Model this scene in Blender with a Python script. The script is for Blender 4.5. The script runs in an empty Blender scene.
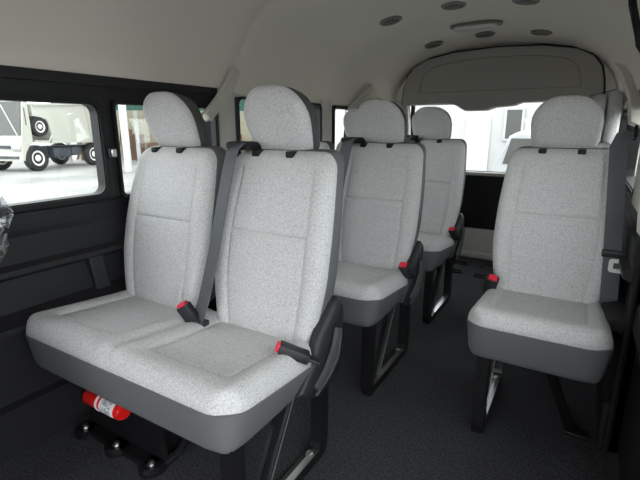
import bpy, bmesh, math, random
from mathutils import Vector, Matrix
random.seed(4)
SC = bpy.context.scene
COL = SC.collection
# ---------------- camera ----------------
cd = bpy.data.cameras.new('camera'); cam = bpy.data.objects.new('camera', cd); COL.objects.link(cam)
F_PX = 440.0; HX, HY = 590.0, 128.0
cd.sensor_width = 36; cd.lens = F_PX / 640 * 36; cd.sensor_fit = 'HORIZONTAL'; cd.clip_start = .02; cd.clip_end = 300
_Y = Vector((HX-320, 240-HY, F_PX)).normalized()
_xv = 320 - (F_PX**2 + (HY-240)**2) / (HX-320)
_X = -Vector((_xv-320, 240-HY, F_PX)).normalized()
_Z = _X.cross(_Y)
if _Z.y < 0: _Z = -_Z
right = Vector((_X.x, _Y.x, _Z.x)); up = Vector((_X.y, _Y.y, _Z.y)); fwd = Vector((_X.z, _Y.z, _Z.z))
M = Matrix((right, up, -fwd)).transposed().to_4x4(); M.translation = Vector((0, 0, 1.0))
cam.matrix_world = M
SC.camera = cam
# ---------------- daylight and exposure ----------------
w = bpy.data.worlds.new('sky'); SC.world = w; w.use_nodes = True
nt = w.node_tree; bg = nt.nodes['Background']
bg.inputs[0].default_value = (.93, .97, 1.0, 1); bg.inputs[1].default_value = 5.0
SC.view_settings.view_transform = 'Standard'; SC.view_settings.look = 'None'
SC.view_settings.exposure = 0.22; SC.view_settings.gamma = 1; SC.view_settings.use_curve_mapping = False
def area(name, loc, rot, sx, sy, power, col=(1, 1, 1), portal=False):
    l = bpy.data.lights.new(name, 'AREA'); l.shape = 'RECTANGLE'; l.size = sx; l.size_y = sy; l.energy = power; l.color = col
    if portal: l.cycles.is_portal = True
    o = bpy.data.objects.new(name, l); COL.objects.link(o); o.location = loc; o.rotation_euler = rot
    return o
R90 = math.pi/2
# lamps added outside sliding door (right) and windscreen (front), boosting the sky light
area('door_daylight_boost', (.7, -.15, 1.1), (0, R90*.93, 0), 1.4, 1.3, 2, (.95, .98, 1))
area('windscreen_daylight_boost', (-.8, -2.2, 1.3), (R90*.9, 0, 0), 1.5, .8, 28, (.96, .98, 1))

# ---------------- materials ----------------
def mat(name, col, rough=.6, spec=.5, metal=0, noise=None, bump=None, dark=None, emit=None):
    m = bpy.data.materials.new(name); m.use_nodes = True
    n = m.node_tree; b = n.nodes['Principled BSDF']
    b.inputs['Base Color'].default_value = (*col, 1); b.inputs['Roughness'].default_value = rough
    b.inputs['Metallic'].default_value = metal; b.inputs['Specular IOR Level'].default_value = spec
    tc = n.nodes.new('ShaderNodeTexCoord')
    if noise:
        scale, lo, hi, det = noise
        t = n.nodes.new('ShaderNodeTexNoise'); t.inputs['Scale'].default_value = scale; t.inputs['Detail'].default_value = det
        n.links.new(tc.outputs['Object'], t.inputs['Vector'])
        r = n.nodes.new('ShaderNodeValToRGB')
        r.color_ramp.elements[0].position = lo; r.color_ramp.elements[1].position = hi
        r.color_ramp.elements[0].color = (*(dark or [c*.6 for c in col]), 1); r.color_ramp.elements[1].color = (*col, 1)
        n.links.new(t.outputs['Fac'], r.inputs['Fac']); n.links.new(r.outputs['Color'], b.inputs['Base Color'])
    if bump:
        scale, st = bump
        t = n.nodes.new('ShaderNodeTexNoise'); t.inputs['Scale'].default_value = scale; t.inputs['Detail'].default_value = 2
        n.links.new(tc.outputs['Object'], t.inputs['Vector'])
        bp = n.nodes.new('ShaderNodeBump'); bp.inputs['Strength'].default_value = st; bp.inputs['Distance'].default_value = .004
        n.links.new(t.outputs['Fac'], bp.inputs['Height']); n.links.new(bp.outputs['Normal'], b.inputs['Normal'])
    return m
FAB = mat('light_grey_seat_fabric', (.62, .615, .61), .95, .15, noise=(300, .34, .56, 2), dark=(.42, .415, .42), bump=(300, .25))
VIN = mat('mid_grey_vinyl', (.135, .137, .142), .55, .35)
VID = mat('dark_grey_vinyl', (.075, .075, .078), .6, .3)
PLA = mat('charcoal_plastic', (.02, .021, .024), .5, .4)
PLG = mat('grey_plastic', (.075, .077, .08), .5, .4)
BLK = mat('black_metal', (.008, .008, .009), .35, .5)
STL = mat('bare_steel', (.55, .55, .55), .3, .5, 1)
RED = mat('red_button', (.75, .015, .05), .4)
WEB = mat('seat_belt_webbing', (.10, .106, .115), .7, .3)
WHT = mat('white_plastic', (.8, .8, .78), .4)
PST = mat('white_post_paint', (.36, .36, .36), .5)
CEI = mat('headliner', (.74, .695, .63), .95, .1)
TRM = mat('light_grey_trim', (.56, .54, .49), .6, .3)
TAI = mat('shaded_header_trim', (.36, .345, .315), .7, .2)  # grey lowered so the colour carries the panel's backlit shade
WAL = mat('dark_side_trim', (.013, .013, .015), .55, .35)
RUB = mat('rubber', (.01, .01, .011), .6, .3)
CAR = mat('black_carpet', (.07, .07, .075), 1, .1, noise=(150, .35, .65, 3), dark=(.03, .03, .034), bump=(260, .5))
GRD = mat('concrete_yard', (.27, .265, .25), .9, .2, noise=(.5, .3, .7, 4), dark=(.15, .147, .14))
TRK = mat('white_truck_paint', (.36, .355, .31), .4, .4)
CHA = mat('truck_chassis_black', (.03, .035, .045), .6)
GRN = mat('green_roof_sheet', (.015, .09, .06), .6)
BRN = mat('rusty_brown_metal', (.12, .06, .035), .7)
TAN = mat('tan_blockwork', (.24, .22, .16), .9)
BLD = mat('white_building', (.38, .375, .37), .9)
SHD = mat('dark_window_glass', (.045, .045, .04), .3)
CRD = mat('red_canister_paint', (.7, .01, .01), .35)
LEN = mat('lamp_lens', (.62, .62, .58), .3)
BEZ = mat('taupe_plastic', (.20, .185, .17), .6)
VNT = mat('dark_vent', (.09, .085, .08), .6)
def glassy(name, tint, rough, fac):
    m = bpy.data.materials.new(name); m.use_nodes = True; n = m.node_tree; n.nodes.clear()
    out = n.nodes.new('ShaderNodeOutputMaterial'); mx = n.nodes.new('ShaderNodeMixShader')
    t = n.nodes.new('ShaderNodeBsdfTransparent'); g = n.nodes.new('ShaderNodeBsdfGlossy')
    t.inputs[0].default_value = (*tint, 1); g.inputs['Roughness'].default_value = rough
    mx.inputs[0].default_value = fac
    n.links.new(t.outputs[0], mx.inputs[1]); n.links.new(g.outputs[0], mx.inputs[2]); n.links.new(mx.outputs[0], out.inputs[0])
    return m, mx, n
GLS, _, _ = glassy('window_glass', (.93, .95, .94), .02, .04)
FLM, _mx, _n = glassy('clear_plastic_film', (.86, .88, .92), .25, .2)
_tc = _n.nodes.new('ShaderNodeTexCoord'); _v = _n.nodes.new('ShaderNodeTexVoronoi'); _v.inputs['Scale'].default_value = 26; _v.feature = 'DISTANCE_TO_EDGE'
_r = _n.nodes.new('ShaderNodeMapRange'); _r.inputs[1].default_value = 0; _r.inputs[2].default_value = .08; _r.inputs[3].default_value = .5; _r.inputs[4].default_value = .14
_n.links.new(_tc.outputs['Object'], _v.inputs['Vector']); _n.links.new(_v.outputs['Distance'], _r.inputs[0]); _n.links.new(_r.outputs[0], _mx.inputs[0])

# ---------------- mesh helpers ----------------
def obj(name, bm, mats, parent=None, smooth=True, label=None, loc=None, autos=None):
    me = bpy.data.meshes.new(name)
    bmesh.ops.recalc_face_normals(bm, faces=bm.faces)
    if smooth:
        for f in bm.faces: f.smooth = True
        if autos is not False:
            a = math.radians(autos or 35)
            for e in bm.edges:
                if len(e.link_faces) == 2 and e.calc_face_angle(0) > a: e.smooth = False
    bm.to_mesh(me); bm.free()
    if not isinstance(mats, (list, tuple)): mats = [mats]
    for m in mats: me.materials.append(m)
    o = bpy.data.objects.new(name, me); COL.objects.link(o)
    if parent: o.parent = parent
    if loc: o.location = loc
    if label: o['label'] = label
    return o
def tag(o, label=None, cat=None, group=None, kind=None):
    if label: o['label'] = label
    if cat: o['category'] = cat
    if group: o['group'] = group
    if kind: o['kind'] = kind
    return o
def empty(name, loc, label, cat, group=None):
    o = bpy.data.objects.new(name, None); COL.objects.link(o); o.location = loc; o.empty_display_size = .1
    return tag(o, label, cat, group)
def struct(name, bm, m, parent=None, smooth=False):
    o = obj(name, bm, m, parent, smooth)
    if parent is None: o['kind'] = 'structure'
    return o
def copy_tree(o, parent=None):
    c = o.copy(); COL.objects.link(c)
    if parent: c.parent = parent
    for ch in list(o.children): copy_tree(ch, c)
    return c
def box(bm, x0, x1, y0, y1, z0, z1, mi=0, bev=0):
    t = bmesh.new()
    vs = [t.verts.new((x, y, z)) for x in (x0, x1) for y in (y0, y1) for z in (z0, z1)]
    for f in ((0,1,3,2),(4,6,7,5),(0,4,5,1),(2,3,7,6),(0,2,6,4),(1,5,7,3)): t.faces.new([vs[i] for i in f])
    if bev: bmesh.ops.bevel(t, geom=list(t.edges), offset=bev, segments=2, affect='EDGES', profile=.5)
    merge(bm, t, mi)
def merge(bm, t, mi=0, mtx=None):
    if mtx is not None: t.transform(mtx)
    mp = {v: bm.verts.new(v.co) for v in t.verts}
    for f in t.faces:
        try: g = bm.faces.new([mp[v] for v in f.verts]); g.material_index = mi or f.material_index
        except ValueError: pass
    t.free()
def prism(bm, pts, axis, a, b, mi=0, bev=0):
    """pts: polygon in the plane normal to axis, extruded a..b. axis 'x': (y,z); 'y': (x,z); 'z': (x,y)"""
    def P(p, s):
        return {'x': (s, p[0], p[1]), 'y': (p[0], s, p[1]), 'z': (p[0], p[1], s)}[axis]
    t = bmesh.new()
    A = [t.verts.new(P(p, a)) for p in pts]; B = [t.verts.new(P(p, b)) for p in pts]
    t.faces.new(A); t.faces.new(B[::-1])
    for i in range(len(pts)): j = (i+1) % len(pts); t.faces.new((A[i], A[j], B[j], B[i]))
    if bev:
        es = [e for e in t.edges if (e.verts[0] in A) == (e.verts[1] in A)]
        bmesh.ops.bevel(t, geom=es, offset=bev, segments=2, affect='EDGES', profile=.5)
    merge(bm, t, mi)
def bar(bm, p0, p1, wd, th, side=(1, 0, 0), mi=0, bev=0):
    """rectangular bar p0->p1, wd along 'side', th along the third axis"""
    p0, p1 = Vector(p0), Vector(p1); d = (p1-p0); L = d.length; d.normalize()
    s = Vector(side); s = (s - d*s.dot(d)).normalized(); n = d.cross(s)
    t = bmesh.new(); box(t, -wd/2, wd/2, -th/2, th/2, 0, L, 0, bev)
    m = Matrix((s, n, d)).transposed().to_4x4(); m.translation = p0
    merge(bm, t, mi, m)
def tube(bm, pts, r, seg=10, mi=0, closed=False):
    pts = [Vector(p) for p in pts]; rings = []
    n = len(pts)
    ref = Vector((0, 0, 1))
    for i, p in enumerate(pts):
        a = pts[(i-1) % n] if closed or i > 0 else p; b = pts[(i+1) % n] if closed or i < n-1 else p
        d = (b-a).normalized()
        rr = ref if abs(d.dot(ref)) < .95 else Vector((1, 0, 0))
        u = d.cross(rr).normalized(); v = d.cross(u)
        rings.append([bm.verts.new(p + (u*math.cos(k*2*math.pi/seg) + v*math.sin(k*2*math.pi/seg))*r) for k in range(seg)])
    for i in range(n if closed else n-1):
        A, B = rings[i], rings[(i+1) % n]
        for k in range(seg):
            f = bm.faces.new((A[k], A[(k+1) % seg], B[(k+1) % seg], B[k])); f.material_index = mi
    if not closed:
        for A in (rings[0], rings[-1]):
            f = bm.faces.new(A); f.material_index = mi
def lathe(bm, prof, c, axis='z', seg=20, mi=0):
    """prof: list of (radius, height along axis)"""
    c = Vector(c); rings = []
    ax = {'x': (Vector((0,1,0)), Vector((0,0,1)), Vector((1,0,0))), 'y': (Vector((0,0,1)), Vector((1,0,0)), Vector((0,1,0))),
          'z': (Vector((1,0,0)), Vector((0,1,0)), Vector((0,0,1)))}[axis]
    for r, h in prof:
        rings.append([bm.verts.new(c + ax[2]*h + (ax[0]*math.cos(k*2*math.pi/seg) + ax[1]*math.sin(k*2*math.pi/seg))*max(r, 1e-4)) for k in range(seg)])
    for i in range(len(prof)-1):
        for k in range(seg):
            f = bm.faces.new((rings[i][k], rings[i][(k+1) % seg], rings[i+1][(k+1) % seg], rings[i+1][k])); f.material_index = mi
    for A in (rings[0], rings[-1]): f = bm.faces.new(A); f.material_index = mi
def bolt(bm, c, axis='z', r=.012, h=.012):
    lathe(bm, [(r*1.5, 0), (r*1.5, h*.25), (r, h*.25), (r, h), (r*.7, h*1.15)], c, axis, 6)
def strip(bm, pts, wd, th, side):
    """flat ribbon along pts; wd along side vector"""
    pts = [Vector(p) for p in pts]; s = Vector(side).normalized(); prev = None; n = len(pts); first = None
    for i, p in enumerate(pts):
        d = (pts[min(i+1, n-1)] - pts[max(i-1, 0)]).normalized(); ss = (s - d*s.dot(d)).normalized(); nn = d.cross(ss)
        ring = [bm.verts.new(p + ss*a*wd/2 + nn*b*th/2) for a, b in ((-1,-1),(1,-1),(1,1),(-1,1))]
        if prev:
            for k in range(4): bm.faces.new((prev[k], prev[(k+1)%4], ring[(k+1)%4], ring[k]))
        else: bm.faces.new(ring)
        prev = ring
    bm.faces.new(prev)
def samples(h, edge, n, extra=()):
    L = [-h + edge*(1-math.cos(math.pi/2*k/6)) for k in range(7)]
    inner = [-h+edge + (2*h-2*edge)*k/n for k in range(1, n)]
    S = L + inner + [-v for v in L]
    S += [e for e in extra]
    S = sorted(S); out = [S[0]]
    for v in S[1:]:
        if v - out[-1] > .0012: out.append(v)
    out[-1] = h
    return out
def groove(d, wd=.005, dep=.005):
    return -dep*math.exp(-(d/wd)**2)
def pillow(hx, hy, front, back, Rt=.05, Rb=.05, rf=.05, pf=2.3, nx=24, ny=28, ex=(), ey=(), warp=None, bm=None, mf=0, mb=1, pb=2.3, rb=None):
    """cushion over a rounded rectangle: front(x,y)/back(x,y) heights each side of the mid plane; warp maps (x,y,d)->co"""
    bm = bm or bmesh.new(); rb = rb or rf
    xs = samples(hx, min(rf, hx*.9), nx, ex); ys = samples(hy, min(rf, hy*.9), ny, ey)
    def plan(x, y):
        R = Rt if y > 0 else Rb
        ax, ay = abs(x)-(hx-R), abs(y)-(hy-R)
        if ax > 0 and ay > 0:
            a, b = ax/R, ay/R
            X = (hx-R) + R*a*math.sqrt(1-b*b/2); Y = (hy-R) + R*b*math.sqrt(1-a*a/2)
            return math.copysign(X, x), math.copysign(Y, y)
        return x, y
    def shape(x, y, r, p):
        e1 = max(0, 1-(hx-abs(x))/r); e2 = max(0, 1-(hy-abs(y))/r)
        e = min(1, (e1**3+e2**3)**(1/3))
        return (1-e**p)**(1/p)
    V = {}
    nX, nY = len(xs), len(ys)
    for side in (0, 1):
        for i, x in enumerate(xs):
            for j, y in enumerate(ys):
                edge = i in (0, nX-1) or j in (0, nY-1)
                if edge and side: V[1, i, j] = V[0, i, j]; continue
                X, Y = plan(x, y)
                d = 0 if edge else (front(x, y)*shape(x, y, rf, pf) if side == 0 else -back(x, y)*shape(x, y, rb, pb))
                V[side, i, j] = bm.verts.new(warp(X, Y, d) if warp else (X, Y, d))
        for i in range(nX-1):
            for j in range(nY-1):
                q = [V[side, i, j], V[side, i+1, j], V[side, i+1, j+1], V[side, i, j+1]]
                if side: q.reverse()
                f = bm.faces.new(q); f.material_index = mb if side else mf
    return bm
def rrect(hx, hy, R, n=6):
    P = []
    for cx, cy, a0 in ((hx-R, hy-R, 0), (-hx+R, hy-R, 90), (-hx+R, -hy+R, 180), (hx-R, -hy+R, 270)):
        for k in range(n+1):
            a = math.radians(a0 + 90*k/n); P.append((cx+R*math.cos(a), cy+R*math.sin(a)))
    return P
def ring_frame(bm, u0, u1, v0, v1, R, wd, axis, a, b, mi=0):
    """rounded rectangular frame; inner opening u0..u1 x v0..v1, width wd outward"""
    cu, cv = (u0+u1)/2, (v0+v1)/2; hu, hv = (u1-u0)/2, (v1-v0)/2
    I = [(cu+p, cv+q) for p, q in rrect(hu, hv, R)]; O = [(cu+p, cv+q) for p, q in rrect(hu+wd, hv+wd, R+wd*.6)]
    def P(p, s): return {'x': (s, p[0], p[1]), 'y': (p[0], s, p[1]), 'z': (p[0], p[1], s)}[axis]
    L = [[bm.verts.new(P(p, s)) for p in q] for q, s in ((I, a), (I, b), (O, b), (O, a))]
    n = len(I)
    for k in range(4):
        A, B = L[k], L[(k+1) % 4]
        for i in range(n): f = bm.faces.new((A[i], A[(i+1) % n], B[(i+1) % n], B[i])); f.material_index = mi

# ================= SETTING: van shell =================
XL, XR, XC = -1.42, .17, -.635
YF, YB = -1.6, 3.55
bm = bmesh.new(); box(bm, XL-.05, XR+.05, YF, YB+.05, -.06, 0); struct('floor', bm, CAR)
# headliner cross-section (x offset from centre line, z)
SEC = [(-.785, 1.15), (-.78, 1.19), (-.765, 1.26), (-.735, 1.34), (-.68, 1.42), (-.60, 1.485), (-.48, 1.54), (-.32, 1.575), (-.16, 1.592), (0, 1.6)]
SEC = SEC + [(-x, z) for x, z in SEC[::-1][1:]]
bm = bmesh.new(); rings = []
ysec = [YF + (YB+.05-YF)*k/60 for k in range(61)]
def sec_at(y, out=0):
    # crown of the roof drops slightly into the tailgate
    k = max(0, (y-3.1)/.45); k = min(k, 1)**2
    g = -.007*math.exp(-((y-1.63)/.018)**2)          # seam between two headliner panels
    res = []
    for i, (x, z) in enumerate(SEC):
        s = 1 + (out)/.8
        zz = 1.15 + (z-1.15)*(1-.06*k)
        res.append((XC + x*s*(1-.02*k), zz + (out if z > 1.4 else out*.5) - g))
    return res
ysec = sorted(ysec + [1.6, 1.61, 1.62, 1.63, 1.64, 1.65, 1.66])
for o_ in (0, .04):
    rr = []
    for y in ysec: rr.append([bm.verts.new((x, y, z)) for x, z in sec_at(y, o_)])
    for a in range(len(ysec)-1):
        for i in range(len(SEC)-1): bm.faces.new((rr[a][i], rr[a+1][i], rr[a+1][i+1], rr[a][i+1]))
    rings.append(rr)
for i in range(len(SEC)-1):
    for a in (0, -1): bm.faces.new((rings[0][a][i], rings[0][a][i+1], rings[1][a][i+1], rings[1][a][i]))
for i in (0, -1):
    for a in range(len(ysec)-1): bm.faces.new((rings[0][a][i], rings[0][a+1][i], rings[1][a+1][i], rings[1][a][i]))
for f in bm.faces: f.smooth = True
struct('ceiling', bm, CEI, smooth=True)
# left wall
GZ0, GZ1 = .765, 1.09
bm = bmesh.new()
prof = [(XL-.06, 0), (XL+.0, 0), (XL+.005, .16), (XL-.02, .17), (XL-.02, .40), (XL+.045, .415), (XL+.045, .43), (XL-.02, .455), (XL-.025, .555), (XL+.015, .575), (XL+.015, .592), (XL-.005, .605), (XL-.002, .685), (XL-.012, .70), (XL-.02, .72), (XL-.02, .75), (XL, .758), (XL-.005, GZ0), (XL-.06, GZ0)]
prism(bm, prof, 'y', YF, YB)
wall = struct('wall_left', bm, WAL)
bm = bmesh.new()
box(bm, XL-.05, XL, YF, 1.52, GZ1, 1.17); box(bm, XL-.012, XL+.012, YF, 1.50, 1.135, 1.168, bev=.005)
box(bm, XL-.05, XL, .94, .985, GZ0, GZ1); box(bm, XL-.05, XL, -1.0, .05, GZ0-.01, GZ1) 
box(bm, XL-.05, XL, YF, -1.4, GZ0, GZ1)
obj('window_header', bm, WAL, wall, smooth=False)
bm = bmesh.new()
box(bm, XL-.05, XL, 1.52, YB, 1.14, 1.17)
box(bm, XL-.05, XL+.012, 1.50, 1.61, GZ0-.01, 1.17, bev=.008); box(bm, XL-.05, XL+.012, 2.40, 2.52, GZ0-.01, 1.17, bev=.008)
box(bm, XL-.05, XL, 3.34, YB, GZ0-.01, 1.17)
obj('pillar_trim', bm, TRM, wall, label='light beige pillar and upper trim')
bm = bmesh.new(); bar(bm, (XL-.016, .885, .43), (XL-.016, .865, .575), .055, .03, (0, 1, 0), bev=.006); obj('rib', bm, PLA, wall, smooth=False)
# windows in left wall
def window(n, y0, y1, z0, z1, x=XL, gask=.028, R=.035, sgn=1):
    bm = bmesh.new(); ring_frame(bm, y0, y1, z0, z1, R, gask, 'x', x-.03*sgn, x+.012*sgn)
    ring_frame(bm, y0-.004, y1+.004, z0-.004, z1+.004, R, .008, 'x', x+.012*sgn, x+.018*sgn)
    o = struct('window_%d' % n, bm, RUB, smooth=False)
    bm = bmesh.new(); box(bm, x-.022*sgn, x-.018*sgn, y0-.005, y1+.005, z0-.005, z1+.005)
    obj('pane', bm, GLS, o, smooth=False)
    return o
w1 = window(1, .12, .925, .782, 1.075, R=.03, gask=.02)
bm = bmesh.new(); box(bm, XL+.0, XL+.03, .942, .972, .90, .935, bev=.004); box(bm, XL+.02, XL+.035, .948, .966, .905, .93, 1, bev=.003)
obj('window_latch', bm, [PLA, STL], w1)
window(2, .995, 1.475, .768, 1.08, gask=.012, R=.015)
window(3, 1.635, 2.37, .775, 1.13, R=.03, gask=.012)
window(4, 2.55, 3.30, .775, 1.12, R=.03, gask=.02)
# right wall behind the sliding door opening
YD = 1.50
bm = bmesh.new()
prism(bm, [(2*XC-x, z) for x, z in prof], 'y', YD, YB)
wr = struct('wall_right', bm, WAL)
bm = bmesh.new()
box(bm, XR-.02, XR+.04, YD, 1.78, .755, 1.17, bev=.006); box(bm, XR-.0, XR+.04, 1.78, YB, 1.10, 1.17)
box(bm, XR-.0, XR+.04, 2.50, 2.62, .755, 1.12); box(bm, XR, XR+.04, 3.34, YB, .755, 1.12)
obj('pillar_trim', bm, TRM, wr)
window(5, 1.82, 2.46, .79, 1.07, x=XR, sgn=-1)
window(6, 2.66, 3.28, .79, 1.07, x=XR, sgn=-1)
# front shell: cab bulkhead sides, dashboard, header over the windscreen
bm = bmesh.new(); box(bm, XL-.05, XR+.05, YF-.1, YF, -.06, .72); box(bm, XL-.05, XR+.05, YF-.1, YF, 1.15, 1.64); struct('wall_front', bm, WAL)
bm = bmesh.new(); box(bm, XR-.02, XR+.05, YF, -.75, 0, .75); box(bm, XR, XR+.05, YF, YD, 1.15, 1.2); box(bm, XR, XR+.05, -.9, -.75, .7, 1.2)
struct('wall_door_side', bm, WAL)
# sliding door rubber seal on the rear jamb
bm = bmesh.new(); tube(bm, [(XR+.0, YD-.01, .0), (XR+.0, YD-.01, 1.0), (XR-.03, YD-.01, 1.13), (.085, YD-.01, 1.21), (.054, YD-.015, 1.31), (.045, YD-.1, 1.345), (XR-.13, YD-.6, 1.345), (XR-.13, -.7, 1.345)], .010, 8)
o = struct('trim_1', bm, RUB, smooth=True)
bm = bmesh.new(); box(bm, XR, XR+.35, YD, YD+.05, -.06, 1.17); struct('trim_2', bm, RUB)
# added sliding door panel, blocks low light onto the right single seat
bm = bmesh.new(); prism(bm, [(XR+.06, 0), (XR+.03, .03), (XR+.03, .40), (XR+.01, .43), (XR+.01, .50), (XR+.03, .53), (XR+.03, .76), (XR+.08, .78), (XR+.10, 0)], 'y', .35, YD-.005)
box(bm, XR+.03, XR+.08, 1.38, YD-.005, .76, 1.16)
dr = struct('door_blocker_1', bm, WAL)
bm = bmesh.new(); box(bm, XR+.052, XR+.056, .35, 1.39, .77, 1.16); obj('pane', bm, GLS, dr, smooth=False)
# step edge plate in the doorway
bm = bmesh.new()
P = [(XR, .4), (XR, 1.49)] + [(XR-.03-.13*math.sin(math.radians(a)), 1.32+.16*math.cos(math.radians(a))) for a in (0, 15, 30, 45, 60, 75, 90)] + [(XR-.16, .4)]
prism(bm, P, 'z', 0, .004); struct('trim_3', bm, CAR)
bm = bmesh.new(); box(bm, XR, XR+.35, .3, YD, -.08, -.01); struct('trim_4', bm, PLA)
# rear wall
bm = bmesh.new()
box(bm, XL-.05, XR+.05, YB, YB+.06, .232, .645); wb = struct('wall_rear', bm, RUB)
bm = bmesh.new(); box(bm, XL-.02, XR+.02, YB-.03, YB+.06, 0, .225, bev=.008); box(bm, XL, XR, YB-.06, YB-.03, 0, .05, bev=.008); obj('scuff_plate', bm, TRM, wb)
bm = bmesh.new()
prism(bm, [(XL-.05, .645), (-1.26, .645), (-1.27, 1.0), (-1.29, 1.19), (XL-.05, 1.25)], 'y', YB, YB+.06)
prism(bm, [(XR+.05, .645), (-.01, .645), (.0, 1.0), (.02, 1.19), (XR+.05, 1.25)], 'y', YB, YB+.06)
obj('pillar_trim', bm, TRM, wb, smooth=False)
bm = bmesh.new(); box(bm, -1.28, .01, YB-.01, YB+.03, .645, .672, bev=.006); obj('window_sill', bm, TRM, wb)
wn = struct('window_7', (lambda b: (ring_frame(b, -1.25, -.02, .675, 1.22, .05, .03, 'y', YB+.06, YB+.08), b)[1])(bmesh.new()), RUB)
bm = bmesh.new(); box(bm, -1.27, 0, YB+.028, YB+.032, .66, 1.26); obj('pane', bm, GLS, wn, smooth=False)
# tailgate header panel: thick moulding with recessed field and a lamp-shaped bulge on the lower edge
out = [(XC+dx, z) for dx, z in [(-.69, 1.175), (-.675, 1.30), (-.655, 1.385), (-.60, 1.455), (-.50, 1.505), (-.30, 1.54), (0, 1.553), (.30, 1.54), (.50, 1.505), (.60, 1.455), (.655, 1.385), (.675, 1.30), (.69, 1.175), (.20, 1.175), (.15, 1.155), (.02, 1.145), (-.04, 1.125), (-.19, 1.125), (-.26, 1.165), (-.30, 1.175)]]
def inset(pts, k, cz=1.36):
    return [(XC+(x-XC)*(1-k*.5), cz+(z-cz)*(1-k*1.6)) for x, z in pts]
bm = bmesh.new()
n = len(out); loops = []
field = [(XC+(x-XC)*.80, 1.375+(z-1.36)*.60 if z > 1.2 else 1.262) for x, z in out]
field2 = [(XC+(x-XC)*.785, 1.375+(z-1.36)*.575 if z > 1.2 else 1.267) for x, z in out]
for pts, y in ((out, YB+.05), (out, YB-.035), (inset(out, .02), YB-.05), (field, YB-.05), (field2, YB-.038)):
    loops.append([bm.verts.new((x, y, z)) for x, z in pts])
for a in range(len(loops)-1):
    for i in range(n): bm.faces.new((loops[a][i], loops[a][(i+1) % n], loops[a+1][(i+1) % n], loops[a+1][i]))
bm.faces.new(loops[0]); bm.faces.new(loops[-1])
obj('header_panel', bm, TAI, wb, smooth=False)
bm = bmesh.new(); box(bm, XL-.05, XR+.05, YB+.01, YB+.1, 1.18, 1.66); obj('outer_skin', bm, CEI, wb, smooth=False)
bm = bmesh.new(); ring = [(x*1.0, z) for x, z in out[:13]]
tube(bm, [(x, YB-.035, z+.004) for x, z in ring], .006, 8); obj('seal', bm, RUB, wb)

# ground outside
bm = bmesh.new(); box(bm, -60, 40, -40, 70, -.75, -.65); struct('ground', bm, GRD)

# ================= SEATS =================
HB = .274
def backrest(parent, cx, hw=.198, hshift=-.01, dz=0):
    gx = .135
    def fr(x, y):
        s = abs(x)/hw
        b = .008*math.exp(-((s-.84)/.16)**2)*min(1, (HB-y)/.15)
        d = .034 + b + .006*math.cos(y*7)
        d += groove(abs(x)-gx, .0045, .006) * (1 if y < HB-.05 else 0)
        if abs(x) < gx: d += groove(y-.045, .0045, .007)
        return d
    def warp(x, y, d):
        wv = 1 - .09*max(0, (y-.02)/.24)**1.5 - .15*max(0, (-.07-y)/.2)**1.4
        z = .670+y+dz*.8*(y+HB)/(2*HB)
        ym = .167+(z-.43)*.235 - .012*math.sin((y+HB)/(2*HB)*math.pi)
        return (cx+x*wv, ym-d*.97, z - d*.2)
    bm = pillow(hw, HB, fr, lambda x, y: .085-.02*(y/HB), Rt=.05, Rb=.03, rf=.04, rb=.03, pf=2.5, nx=34, ny=44,
                ex=(-gx-.004, -gx, -gx+.004, gx-.004, gx, gx+.004), ey=(.0405, .045, .0495), warp=warp, pb=3)
    for f in bm.faces:       # front cloth stops at the edge of the side panels
        pass
    b = obj('backrest', bm, [FAB, VIN], parent, autos=60)
    # headrest
    def w2(x, y, d):
        z = 1.032+dz+y
        wv = 1 - .10*max(0, -y/.09)**1.5
        return (cx+hshift+x*wv, .284-(z-1.03)*.38-d, z)
    bm = pillow(.114, .096, lambda x, y: .040-.010*(y/.094)**2-.010*(x/.107)**2, lambda x, y: .060, Rt=.095, Rb=.026, rf=.05, pf=2.2, nx=16, ny=16, warp=w2, pb=3.2, rb=.03)
    h = obj('headrest', bm, [FAB, VID], parent, autos=70)
    for s in (-1, 1):
        bm = bmesh.new(); tube(bm, [(cx+hshift+s*.062, .285, .90), (cx+hshift+s*.062, .287, .944+dz)], .006, 8)
        box(bm, cx+hshift+s*.062-.013, cx+hshift+s*.062+.013, .252, .29, .926+dz*.8, .944+dz*.8, bev=.004)
        obj('headrest_post', bm, RUB, h)
    return b
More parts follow.
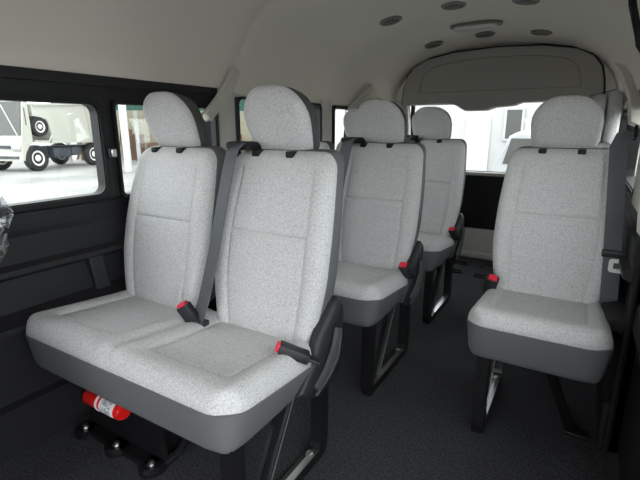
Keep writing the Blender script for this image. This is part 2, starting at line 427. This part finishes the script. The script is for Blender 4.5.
def cushion(parent, hx, seats):
    """seats: list of seat centre x; hx: half width of the whole cushion"""
    hy = .215; y0 = -.007
    hwS = hx/len(seats)
    ex = []
    for c in seats: ex += [c-.136, c-.132, c-.128, c+.128, c+.132, c+.136]
    def fr(x, y):
        c = min(seats, key=lambda s: abs(x-s)); u = abs(x-c)
        d = .052 + .008*math.exp(-((u/hwS-.9)/.15)**2)
        t = max(0, min(1, (u-.10)/.06)); t = t*t*(3-2*t)
        fy = max(0, min(1, (-y-.08)/.07)); fy = fy*fy*(3-2*fy)
        d -= .009*(1-t)*(1-fy)
        if len(seats) > 1:      # valley between the two sitters
            d -= .010*math.exp(-(x/.03)**2)*(1-fy*.5)
        if y > -.125: d += groove(u-.132, .005, .005)
        if u < .132: d += groove(y+.125, .005, .005)
        d += .004*max(0, (y-.09)/.1)
        return d
    def warp(x, y, d): return (x, y0+y, .405+d - .095*(y+hy))
    bm = pillow(hx, hy, fr, lambda x, y: .006, Rt=.03, Rb=.075, rf=.05, pf=2.1, nx=26*len(seats), ny=30, ex=ex, ey=(-.1295, -.125, -.1205), warp=warp, mb=0)
    # plan: y<0 is the seat front (Rb)
    obj('cushion', bm, FAB, parent, autos=60)
    def wv(x, y, d):
        k = max(0, min(1, -d/.1)); s = 1-.03*k
        return (x*s, y0+y*s, .407+d-.095*(y+hy)*(1-k))
    bm = pillow(hx+.003, hy+.003, lambda x, y: .002, lambda x, y: .112, Rt=.03, Rb=.077, rf=.035, pb=3.5, rb=.03, nx=20, ny=12, warp=wv, mf=0, mb=0)
    obj('base_skirt', bm, VIN, parent, autos=60)
def leg_frame(parent, x):
    bm = bmesh.new()
    P = [(x, -.165, .33), (x, -.165, .04), (x, -.155, .016), (x, -.13, .008), (x, .19, .008), (x, .215, .02), (x, .225, .05), (x, .232, .32)]
    strip(bm, P, .036, .045, (1, 0, 0))
    obj('leg', bm, BLK, parent, smooth=False)
    bm = bmesh.new(); bar(bm, (x, -.11, .02), (x, .07, .33), .012, .06, (1, 0, 0)); obj('brace', bm, BLK, parent, smooth=False)
    bm = bmesh.new(); tube(bm, [(x+.010, -.08, .03), (x+.010, .10, .33)], .0018, 6); obj('rod', bm, STL, parent)
    bm = bmesh.new(); bar(bm, (x+.008, -.14, .034), (x+.008, .2, .034), .02, .003, (1, 0, 0)); obj('rail', bm, STL, parent, smooth=False)
    for y in (-.12, .17):
        bm = bmesh.new(); bolt(bm, (x, y, .028), 'z', .010, .012); obj('bolt', bm, STL, parent)
def pedestal(parent, x0, x1, xe):
    """wall side pedestal: flat stamped bracket bolted to the floor, with a diagonal strut"""
    bm = bmesh.new()
    xs = [x0 + (x1-x0)*k/2 for k in range(3)]
    for x in xs:
        lathe(bm, [(.042, 0), (.042, .012), (.03, .02)], (x, -.095, 0), 'z', 18)
    box(bm, x0-.01, x1+.01, -.11, -.04, .0, .02, bev=.004)
    prism(bm, [(x0-.02, .01), (x1+.03, .01), (x1+.01, .14), (x1-.02, .32), (x0+.03, .32), (x0+.0, .14)], 'y', -.07, -.055, bev=.003)
    obj('pedestal', bm, BLK, parent, smooth=False)
    bm = bmesh.new(); tube(bm, [(x1+.02, -.07, .01), (x1+.03, -.02, .02), (x1+.04, .12, .15), (x1+.04, .17, .31)], .014, 8); obj('strut', bm, BLK, parent)
    for x in xs:
        bm = bmesh.new(); bolt(bm, (x, -.1, .018), 'z', .009, .012); obj('bolt', bm, STL, parent)
def recliner(parent, x, s=1):
    # leaf shaped side cover, profile in (y,z), bulging outwards
    P = [(.04, .315), (.10, .375), (.13, .43), (.15, .46), (.185, .49), (.215, .518), (.245, .53), (.27, .52), (.28, .49), (.28, .41), (.275, .34), (.255, .285), (.20, .262), (.12, .27)]
    c = (sum(p[0] for p in P)/len(P), sum(p[1] for p in P)/len(P))
    bm = bmesh.new(); L = []
    for k, dx in ((1, 0), (1, .018), (.9, .03), (.6, .036)):
        L.append([bm.verts.new((x+s*dx, c[0]+(p[0]-c[0])*k, c[1]+(p[1]-c[1])*k)) for p in P])
    for a in range(3):
        for i in range(len(P)): bm.faces.new((L[a][i], L[a][(i+1) % len(P)], L[a+1][(i+1) % len(P)], L[a+1][i]))
    bm.faces.new(L[0]); bm.faces.new(L[-1])
    rc = obj('recliner_cover', bm, PLA, parent, autos=50)
    bm = bmesh.new(); strip(bm, [(x+s*.042, .10, .315), (x+s*.046, .15, .35), (x+s*.048, .19, .40), (x+s*.046, .215, .45)], .024, .012, (0, 1, 0))
    obj('recliner_lever', bm, PLG, rc, smooth=False)
    bm = bmesh.new(); tube(bm, [(x+s*.04, .10, .295), (x+s*.043, .17, .325), (x+s*.043, .215, .36), (x+s*.04, .24, .42)], .005, 6)
    obj('rim', bm, PLG, rc)
def buckle(parent, base, tip, side=(1, 0, 0), L=.085):
    base, tip = Vector(base), Vector(tip); d = (tip-base).normalized(); s = Vector(side)
    bm = bmesh.new(); bar(bm, tip-d*L, tip-d*.004, .044, .028, side, bev=.006)
    b = obj('buckle', bm, PLA, parent)
    bm = bmesh.new(); bar(bm, tip-d*.014, tip+d*.003, .030, .022, side, bev=.003); obj('release_button', bm, RED, b)
    bm = bmesh.new(); bar(bm, base, tip-d*(L-.012), .032, .010, side, bev=.003); obj('stalk', bm, PLA, b)
    return b
def single_seat(loc, label, group, rec_side, leg_x):
    r = empty('single_seat', loc, label, 'seat', group)
    cushion(r, .20, [0]); backrest(r, 0, dz=-.02)
    recliner(r, .195*rec_side, rec_side)
    leg_frame(r, leg_x)
    return r

DX = -.9875
bench = empty('double_seat', (DX, .8, 0), 'light grey fabric double seat nearest the camera, with a red canister beneath it', 'seat', 'double seats along the window side')
cushion(bench, .4225, [-.21, .2125])
backrest(bench, -.222, hshift=-.034, dz=-.011); backrest(bench, .222, hshift=-.026, dz=-.011)
recliner(bench, .40, 1)
leg_frame(bench, .375)
pedestal(bench, -.35, -.02, -.35)
buckle(bench, (.05, .08, .39), (-.002, .05, .487), (.85, .3, 0), .085)
b2 = buckle(bench, (.435, .12, .40), (.417, .055, .475), (1, 0, 0))
# second and third rows: same seat
rows = []
for k, (y, lab) in enumerate([(1.55, 'light grey fabric double seat in the second row, behind the nearest double seat'),
                          (2.295, 'light grey fabric double seat farthest back on the window side, by the tailgate')]):
    c = copy_tree(bench); c.location = (DX, y, 0); c['label'] = lab; rows.append(c)
# the nearest aisle buckle has fallen onto its cushion
b2c = list(b2.children)
for o in b2c: bpy.data.objects.remove(o)
bpy.data.objects.remove(b2)
buckle(bench, (.452, .10, .40), (.36, .038, .45), (.5, -.8, .1), .09)

sx = -.065
s1 = single_seat((sx, 1.545, 0), 'light grey fabric single seat on the right side, nearest the camera', 'single seats on the door side', 1, -.135)
buckle(s1, (-.19, .12, .395), (-.165, .055, .482), (1, 0, 0))
bm = bmesh.new(); strip(bm, [(.05, -.15, .30), (.09, -.09, .16), (.135, -.02, .02), (.15, .0, .008)], .03, .012, (1, 0, 0)); box(bm, .12, .19, -.03, .02, 0, .012, bev=.003); obj('strut', bm, BLK, s1)
s2 = copy_tree(s1); s2.location = (sx, 2.29, 0); s2['label'] = 'light grey fabric single seat hidden behind the right single seat, near the tailgate'

# driver seat edge wrapped in clear film, at the left border
ds = empty('wrapped_seat', (-1.195, .17, 0), 'seat back wrapped in shiny clear plastic film at the left edge', 'seat')
def wds(x, y, d): z = .605+y; return (x, .225+(z-.78)*.5-d, z)
bm = pillow(.138, .24, lambda x, y: .05, lambda x, y: .05, Rt=.07, Rb=.04, rf=.05, warp=wds, nx=12, ny=12, mb=0); obj('backrest', bm, VIN, ds, autos=70)
def wf(x, y, d):
    z = .605+y; j = .003*math.sin(x*60+y*47)+.003*math.sin(y*83-x*31+d*90)+.001*math.sin(y*211+x*130)
    return (x*(1.0)+j, .228+(z-.78)*.42-d*1.0+j*1.2, z+j)
bm = pillow(.155, .258, lambda x, y: .068, lambda x, y: .068, Rt=.07, Rb=.04, rf=.05, warp=wf, nx=22, ny=26, mb=0); obj('plastic_film', bm, FLM, ds, autos=10)
bm = bmesh.new(); box(bm, -.15, .13, -.3, .08, .3, .42, bev=.03); obj('cushion', bm, VIN, ds)
bm = bmesh.new(); box(bm, -.12, .11, -.25, .05, 0, .31, bev=.01); obj('base', bm, PLA, ds)

# red canister under the front seat
cn = empty('canister', (-1.12, .655, .215), 'small red canister with a white label under the nearest seat', 'canister')
bm = bmesh.new(); lathe(bm, [(.01, -.09), (.021, -.085), (.025, -.078), (.025, .075), (.021, .083)], (0, 0, 0), 'x', 24); obj('body', bm, CRD, cn)
bm = bmesh.new(); lathe(bm, [(.0256, -.002), (.0256, .062)], (0, 0, 0), 'x', 24); obj('paper_label', bm, WHT, cn)
bm = bmesh.new(); lathe(bm, [(.0261, .008), (.0261, .05)], (0, 0, 0), 'x', 24)
obj('printed_panel', bm, mat('grey_print', (.35, .38, .4), .5, noise=(140, .45, .55, 1), dark=(.75, .75, .75)), cn)
bm = bmesh.new(); lathe(bm, [(.027, -.02), (.027, -.012)], (0, 0, 0), 'x', 24); obj('band', bm, WHT, cn)
bm = bmesh.new(); lathe(bm, [(.013, -.115), (.015, -.10), (.011, -.08)], (0, 0, 0), 'x', 16); obj('cap', bm, RUB, cn)

# ================= SEAT BELTS =================
def belt_mid(y, label, tongue=True):
    r = empty('seat_belt', (-.99, y, 0), label, 'seat belt', 'belts hanging between the double seat backs')
    bm = bmesh.new(); strip(bm, [(.10, .285, .955), (.08, .25, .955), (.074, .225, .935), (.074, .205, .89), (.066, .178, .788), (.060, .137, .639), (.052, .088, .491), (.040, .07, .435)], .066, .003, (.93, -.35, 0))
    obj('webbing', bm, WEB, r, smooth=False)
    bm = bmesh.new(); box(bm, .03, .13, .24, .31, .935, .96, bev=.01); obj('belt_guide', bm, RUB, r)
    bm = bmesh.new(); box(bm, -.005, .08, .058, .08, .425, .442, bev=.003)
    t = obj('tongue', bm, PLA, r)
    bm = bmesh.new(); bar(bm, (.045, .065, .433), (.07, .03, .425), .026, .003, (.5, .8, 0)); obj('tongue_plate', bm, STL, t, smooth=False)
    return r
bA = belt_mid(.8, 'dark grey seat belt hanging between the two nearest seat backs')
bB = copy_tree(bA); bB.location.y = 1.55; bB['label'] = 'dark grey seat belt between the second-row double seat backs'
bC = copy_tree(bA); bC.location.y = 2.295; bC['label'] = 'dark grey seat belt between the rearmost double seat backs'
# left pillar belt
def pillar_belt(pts, sleeve, ring, label, side, lower, name='pillar_seat_belt'):
    r = empty(name, (ring[0], ring[1], 0), label, 'seat belt')
    off = Vector((ring[0], ring[1], 0))
    bm = bmesh.new(); strip(bm, [Vector(p)-off for p in sleeve], .045, .022, side); obj('sleeve', bm, TRM, r, smooth=False, label='beige belt sleeve')
    bm = bmesh.new(); tube(bm, [Vector(ring)-off+Vector((.0, .024*math.cos(a), .018*math.sin(a))) for a in [k*math.pi/6 for k in range(12)]], .0045, 6, closed=True); obj('guide_ring', bm, STL, r)
    bm = bmesh.new(); strip(bm, [Vector(p)-off for p in lower], .05, .003, side); obj('webbing', bm, WEB, r, smooth=False)
    return r
pillar_belt(None, [(-1.375, 1.585, 1.25), (-1.37, 1.545, 1.19), (-1.375, 1.47, 1.11), (-1.38, 1.40, 1.045)], (-1.385, 1.395, 1.045), 'seat belt with beige sleeve on the left pillar behind the sliding window', (0, 1, .2), [(-1.385, 1.395, 1.03), (-1.39, 1.40, .9), (-1.385, 1.40, .5)])
pillar_belt(None, [(-1.36, 3.0, 1.28), (-1.365, 2.86, 1.2), (-1.38, 2.70, 1.11)], (-1.385, 2.68, 1.10), 'seat belt with beige sleeve on the rear left pillar', (0, 1, .2), [(-1.385, 2.68, 1.09), (-1.39, 2.66, .9), (-1.385, 2.66, .5)])
# right pillar belt, webbing hangs beside the single seat
rb = empty('pillar_seat_belt', (.13, 1.8, 0), 'seat belt with white tongue hanging beside the right single seat', 'seat belt')
off = Vector((.13, 1.8, 0))
bm = bmesh.new(); strip(bm, [Vector(p)-off for p in [(.065, 2.16, 1.235), (.09, 2.08, 1.19), (.12, 1.96, 1.10), (.128, 1.86, 1.01)]], .038, .014, (.7, .7, 0)); obj('sleeve', bm, TRM, rb, smooth=False, label='beige belt sleeve')
bm = bmesh.new(); tube(bm, [Vector((.0, .03*math.cos(a), .985+.02*math.sin(a))) for a in [k*math.pi/6 for k in range(12)]], .006, 6, closed=True); obj('guide_ring', bm, RUB, rb)
bm = bmesh.new(); strip(bm, [Vector(p)-off for p in [(.125, 1.80, .985), (.10, 1.775, .975), (.088, 1.755, .94), (.094, 1.72, .86), (.104, 1.70, .73), (.114, 1.685, .61), (.125, 1.67, .45), (.13, 1.70, .3)]], .05, .003, (1, 0, 0)); obj('webbing', bm, WEB, rb, smooth=False)
bm = bmesh.new(); box(bm, -.045, .03, -.125, -.108, .588, .612, bev=.005); t = obj('tongue', bm, PLA, rb)
bm = bmesh.new(); ring_frame(bm, -.008, .011, .552, .572, .003, .013, 'y', -.126, -.122); obj('tongue_plate', bm, WHT, t, smooth=False, label='white slotted tongue plate')
# beige grab handle on the rear door pillar
hd = empty('grab_handle', (.165, 1.50, .70), 'beige upright grab handle on the door pillar at the right edge', 'handle')
bm = bmesh.new(); tube(bm, [(.02, 0, 0), (.0, 0, .02), (-.005, 0, .07), (-.005, 0, .13), (0, 0, .18), (.02, 0, .2)], .016, 10); obj('grip', bm, TRM, hd)
for z in (0, .2):
    bm = bmesh.new(); box(bm, .01, .022, -.018, .018, z-.02, z+.02, bev=.004); obj('mount', bm, PLA, hd)

# folded rear seats hanging at both sides
def folded(x, s, label):
    r = empty('folded_seat', (x, 3.1, .82), label, 'folded seat', 'folded rear seats at the sides')
    for nm, dx, h in (('cushion', .0, .19), ('backrest', -s*.075, .175)):
        def wq(a, b, d, dx=dx, h=h): return (dx + d, a, .19+b)
        bm = pillow(.20, h, lambda a, b: .034, lambda a, b: .034, Rt=.09, Rb=.05, rf=.035, warp=wq, nx=8, ny=8); obj(nm, bm, [FAB, FAB], r, autos=70)
    bm = bmesh.new(); strip(bm, [(-s*.12, -.02, .0), (-s*.125, -.02, .2), (-s*.12, -.02, .36), (0, -.02, .39)], .03, .003, (0, 1, 0)); obj('strap', bm, RUB, r, smooth=False)
    bm = bmesh.new(); bar(bm, (s*.02, -.1, -.3), (s*.02, -.1, .1), .03, .02, (0, 1, 0)); bar(bm, (s*.02, .1, -.3), (s*.02, .1, .1), .03, .02, (0, 1, 0)); obj('bracket', bm, BLK, r, smooth=False)
    return r
folded(.10, 1, 'grey seat folded up against the right rear side by the tailgate')
folded(-1.35, -1, 'grey seat folded up against the left rear side by the tailgate')

# floor anchors of the folded rear seats
for x, y, l in ((-.72, 3.285, 'left rear'), (-.515, 3.285, 'right rear'), (-.51, 3.045, 'right front'), (-.71, 3.07, 'left front')):
    bm = bmesh.new(); box(bm, -.06, .06, -.012, .012, 0, .006); tube(bm, [(-.05, 0, .004), (-.04, 0, .018), (.04, 0, .018), (.05, 0, .004)], .006, 6)
    o = obj('floor_anchor', bm, BLK, None, smooth=False, loc=(x, y, 0)); tag(o, 'low black seat anchor bar on the rear floor, %s of four' % l, 'anchor', 'seat anchors on the rear floor')

# ================= CEILING FITTINGS =================
def zc(x):
    u = x-XC
    for a in range(len(SEC)-1):
        if SEC[a][0] <= u <= SEC[a+1][0]: return SEC[a][1] + (SEC[a+1][1]-SEC[a][1])*(u-SEC[a][0])/(SEC[a+1][0]-SEC[a][0])
    return 1.6
names = {0: 'left', 1: 'middle', 2: 'right'}
for r_, (y, row) in enumerate(((2.43, 'nearer'), (3.22, 'farther'))):
    for k, x in enumerate((-1.0, -.665, -.33)):
        z = zc(x) - (.006 if y > 3 else 0)
        v = empty('ceiling_vent', (x, y, z), 'round dark air vent in the %s ceiling row, %s one' % (row, names[k]), 'vent', 'round air vents in the ceiling')
        sl = math.atan2(zc(x+.02)-zc(x-.02), .04); v.rotation_euler = (0, -sl, 0)
        bm = bmesh.new(); lathe(bm, [(.062, .004), (.062, -.004), (.056, -.010), (.047, -.010), (.045, -.002)], (0, 0, 0), 'z', 28); obj('bezel', bm, BEZ, v)
        bm = bmesh.new(); lathe(bm, [(.045, -.003), (.04, -.008), (.02, -.012)], (0, 0, 0), 'z', 24); obj('louvre', bm, VNT, v)
cl = empty('ceiling_lamp', (-.655, 2.90, 1.592), 'oblong ceiling lamp with a pale lens between the vent rows', 'lamp')
bm = bmesh.new(); prism(bm, rrect(.145, .058, .04), 'z', -.012, 0, bev=.003); obj('frame', bm, BEZ, cl)
bm = bmesh.new(); prism(bm, rrect(.128, .045, .034), 'z', -.024, -.012, bev=.005); obj('lens', bm, LEN, cl)

# ================= OUTSIDE =================
def place(o, x, y, ang): o.location = (x, y, -.65); o.rotation_euler = (0, 0, ang)
tk = empty('truck', (0, 0, 0), 'white tipper truck parked outside the left side window', 'truck')
tk_ang = math.atan2(-.960, .279)
place(tk, -19.3, 12.3, tk_ang)
# local: +x forward, near side y=0 facing +y, far side y=-2
def wheel(parent, x, y, z, r, name='wheel'):
    bm = bmesh.new(); lathe(bm, [(r*.6, -.26), (r*.96, -.25), (r, -.2), (r, -.05), (r*.95, 0), (r*.62, .0), (r*.6, -.03)], (x, y, z), 'y', 28)
    wh = obj(name, bm, RUB, parent)
    bm = bmesh.new(); lathe(bm, [(r*.6, -.05), (r*.58, -.01), (r*.45, -.03), (r*.3, -.06), (r*.22, .0), (r*.12, .02)], (x, y, z), 'y', 24); obj('hub', bm, mat('wheel_hub_paint', (.6, .6, .58), .5) if 'wheel_hub_paint' not in bpy.data.materials else bpy.data.materials['wheel_hub_paint'], wh)
for x in (3.0, 0, ): wheel(tk, x, .02, .5, .5)
for x in (3.0, 0): wheel(tk, x, -1.8, .5, .5)
wheel(tk, 2.70, .02, 1.70, .38, 'spare_wheel')
bm = bmesh.new(); box(bm, -.9, 3.6, -1.5, -.45, .62, .9, bev=.02); box(bm, 1.2, 2.1, -.6, -.12, .45, .85, bev=.03); box(bm, .6, 1.1, -.5, -.15, .5, .85, bev=.03); obj('chassis', bm, CHA, tk)
# cab
bm = bmesh.new()
cabp = [(3.08, 1.15), (3.08, 2.75), (3.25, 2.75), (3.50, 1.30), (3.62, 1.12), (3.66, .42), (3.52, .42), (3.5, .75), (3.3, 1.02), (3.1, 1.1)]
prism(bm, cabp, 'y', -1.98, -.03, bev=.04); cab = obj('cab', bm, TRK, tk, smooth=False)
bm = bmesh.new(); bar(bm, (3.285, -1.0, 2.62), (3.50, -1.0, 1.38), 1.72, .03, (0, 1, 0)); obj('windscreen', bm, SHD, cab, smooth=False)
bm = bmesh.new(); bar(bm, (3.53, -.25, 1.38), (3.33, -1.05, 2.5), .05, .02, (0, 1, 0)); obj('wiper', bm, TRK, cab, smooth=False)
bm = bmesh.new(); box(bm, 3.63, 3.67, -1.5, -.5, .88, 1.0); box(bm, 3.65, 3.69, -1.8, -.2, .5, .6); obj('grille', bm, CHA, cab, smooth=False)
for y in (-.28, -1.72):
    bm = bmesh.new(); box(bm, 3.6, 3.68, y-.2, y+.2, .8, 1.02, bev=.02); obj('headlight', bm, STL, cab)
bm = bmesh.new(); tube(bm, [(3.3, -.05, 2.4), (3.45, .15, 2.35), (3.45, .15, 1.75)], .02, 8); obj('mirror_arm', bm, CHA, cab)
# tipper body
bm = bmesh.new()
prism(bm, [(-.45, 1.1), (-.3, 2.75), (2.95, 2.55), (2.95, 2.1), (2.3, 2.0), (2.2, 1.1)], 'y', -2.0, -.02, bev=.03); bd = obj('tipper_body', bm, TRK, tk, smooth=False)
bm = bmesh.new()
bar(bm, (-.5, 0, 1.1), (2.3, 0, 1.1), .08, .1, (0, 1, 0)); bar(bm, (-.35, 0, 2.7), (2.9, 0, 2.52), .07, .08, (0, 1, 0)); bar(bm, (-.45, .01, 1.1), (-.3, .01, 2.72), .08, .1, (0, 1, 0)); bar(bm, (.05, .01, 1.1), (.25, .01, 2.66), .06, .05, (0, 1, 0))
obj('side_rail', bm, TRK, bd, smooth=False)
bm = bmesh.new(); tube(bm, [(3.05, .02, 1.15), (2.4, .02, 1.12), (2.2, .02, 1.4), (2.3, .02, 1.9)], .035, 8); obj('spare_wheel_frame', bm, TRK, tk)
bm = bmesh.new(); prism(bm, [(-.55, .5), (-.55, 1.05), (.65, 1.05), (.6, .95), (.3, 1.02), (-.2, 1.02), (-.5, .8)], 'y', -.3, -.02); obj('mudguard', bm, TRK, tk, smooth=False)
# white post
bm = bmesh.new(); lathe(bm, [(.14, 0), (.14, .12), (.135, .14), (.135, 3.4), (.10, 3.45)], (0, 0, 0), 'z', 20)
o = obj('white_post', bm, PST, None, loc=(-15.1, 10.95, -.65)); tag(o, 'thick white post standing in the yard right of the truck', 'post')
bm = bmesh.new(); lathe(bm, [(.06, 0), (.06, 1.25), (.04, 1.28)], (0, 0, 0), 'z', 12)
o = obj('bollard', bm, mat('dark_red_paint', (.12, .01, .02), .5), None, loc=(-9.6, 4.02, -.65)); tag(o, 'dark red bollard at the far left edge of the window', 'bollard')
# green roofed shed
sh = empty('shed', (-17.2, 17.0, -.65), 'open shed with a green sheet roof beyond the white post', 'shed'); sh.rotation_euler = (0, 0, math.radians(40))
bm = bmesh.new(); prism(bm, [(-2.6, 4.1), (0, 3.55), (0, 2.5), (-.08, 2.5), (-.1, 3.45), (-2.6, 3.95)], 'x', -7, 8)
for v in bm.verts: v.co.y, v.co.z = v.co.y, v.co.z
obj('roof', bm, GRN, sh, smooth=False)
bm = bmesh.new(); box(bm, -7, 8, 2.6, 2.8, 0, 4.0)
obj('back_wall', bm, TAN, sh, smooth=False)
for x in (-6.5, -3.2, .5, 4.2, 7.8):
    bm = bmesh.new(); box(bm, x-.08, x+.08, -.08, .08, 0, 3.5); obj('post', bm, BLD, sh, smooth=False)
bm = bmesh.new()
for i in range(16):
    x = -6.2 + i*.85 + random.uniform(-.2, .2); hgt = random.uniform(.8, 1.8); box(bm, x, x+.5, .5+random.random(), 1.8, 0, hgt, bev=.03); tube(bm, [(x, .4, .1), (x+.3, .4, hgt), (x+.7, .4, hgt*.5)], .05, 6)
o = obj('scrap_metal', bm, BRN, sh, smooth=False); o['kind'] = 'stuff'
# building behind the tailgate
bd = empty('building', (-2.2, 14, -.65), 'white building with a dark window seen through the rear window', 'building')
bm = bmesh.new(); box(bm, -9, 7, 0, 1, 0, 4.5); obj('wall', bm, BLD, bd, smooth=False)
bm = bmesh.new(); box(bm, .12, .52, -.06, .01, 1.35, 2.15); obj('window_pane', bm, SHD, bd, smooth=False)
bm = bmesh.new(); ring_frame(bm, .12, .52, 1.35, 2.15, .01, .06, 'y', -.08, 0); obj('window_surround', bm, BLD, bd, smooth=False)
bm = bmesh.new(); box(bm, -1.0, -.3, -.05, 0, .0, 2.0); obj('door_panel', bm, mat('pale_grey_panel', (.45, .45, .45), .8), bd, smooth=False)
# parked car
cr = empty('car', (-.75, 9.2, -.65), 'pale car parked outside, right part of the rear window', 'car')
bm = bmesh.new(); prism(bm, [(-.8, .2), (-.85, .75), (-.7, .95), (-.55, 1.5), (-.4, 1.58), (.4, 1.58), (.55, 1.5), (.7, .95), (.85, .75), (.8, .2)], 'y', 0, 3.8, bev=.05); cb = obj('body', bm, mat('silver_paint', (.3, .3, .31), .35), cr, smooth=False)
bm = bmesh.new(); prism(bm, [(-.62, .98), (-.5, 1.46), (.5, 1.46), (.62, .98)], 'y', -.02, .02); obj('rear_glass', bm, SHD, cb, smooth=False)
for x in (-.7, .7):
    for y in (.7, 3.1):
        bm = bmesh.new(); lathe(bm, [(.2, -.1), (.3, -.1), (.31, 0), (.3, .1), (.2, .1)], (x, y, .31), 'x', 20); obj('wheel', bm, RUB, cr)
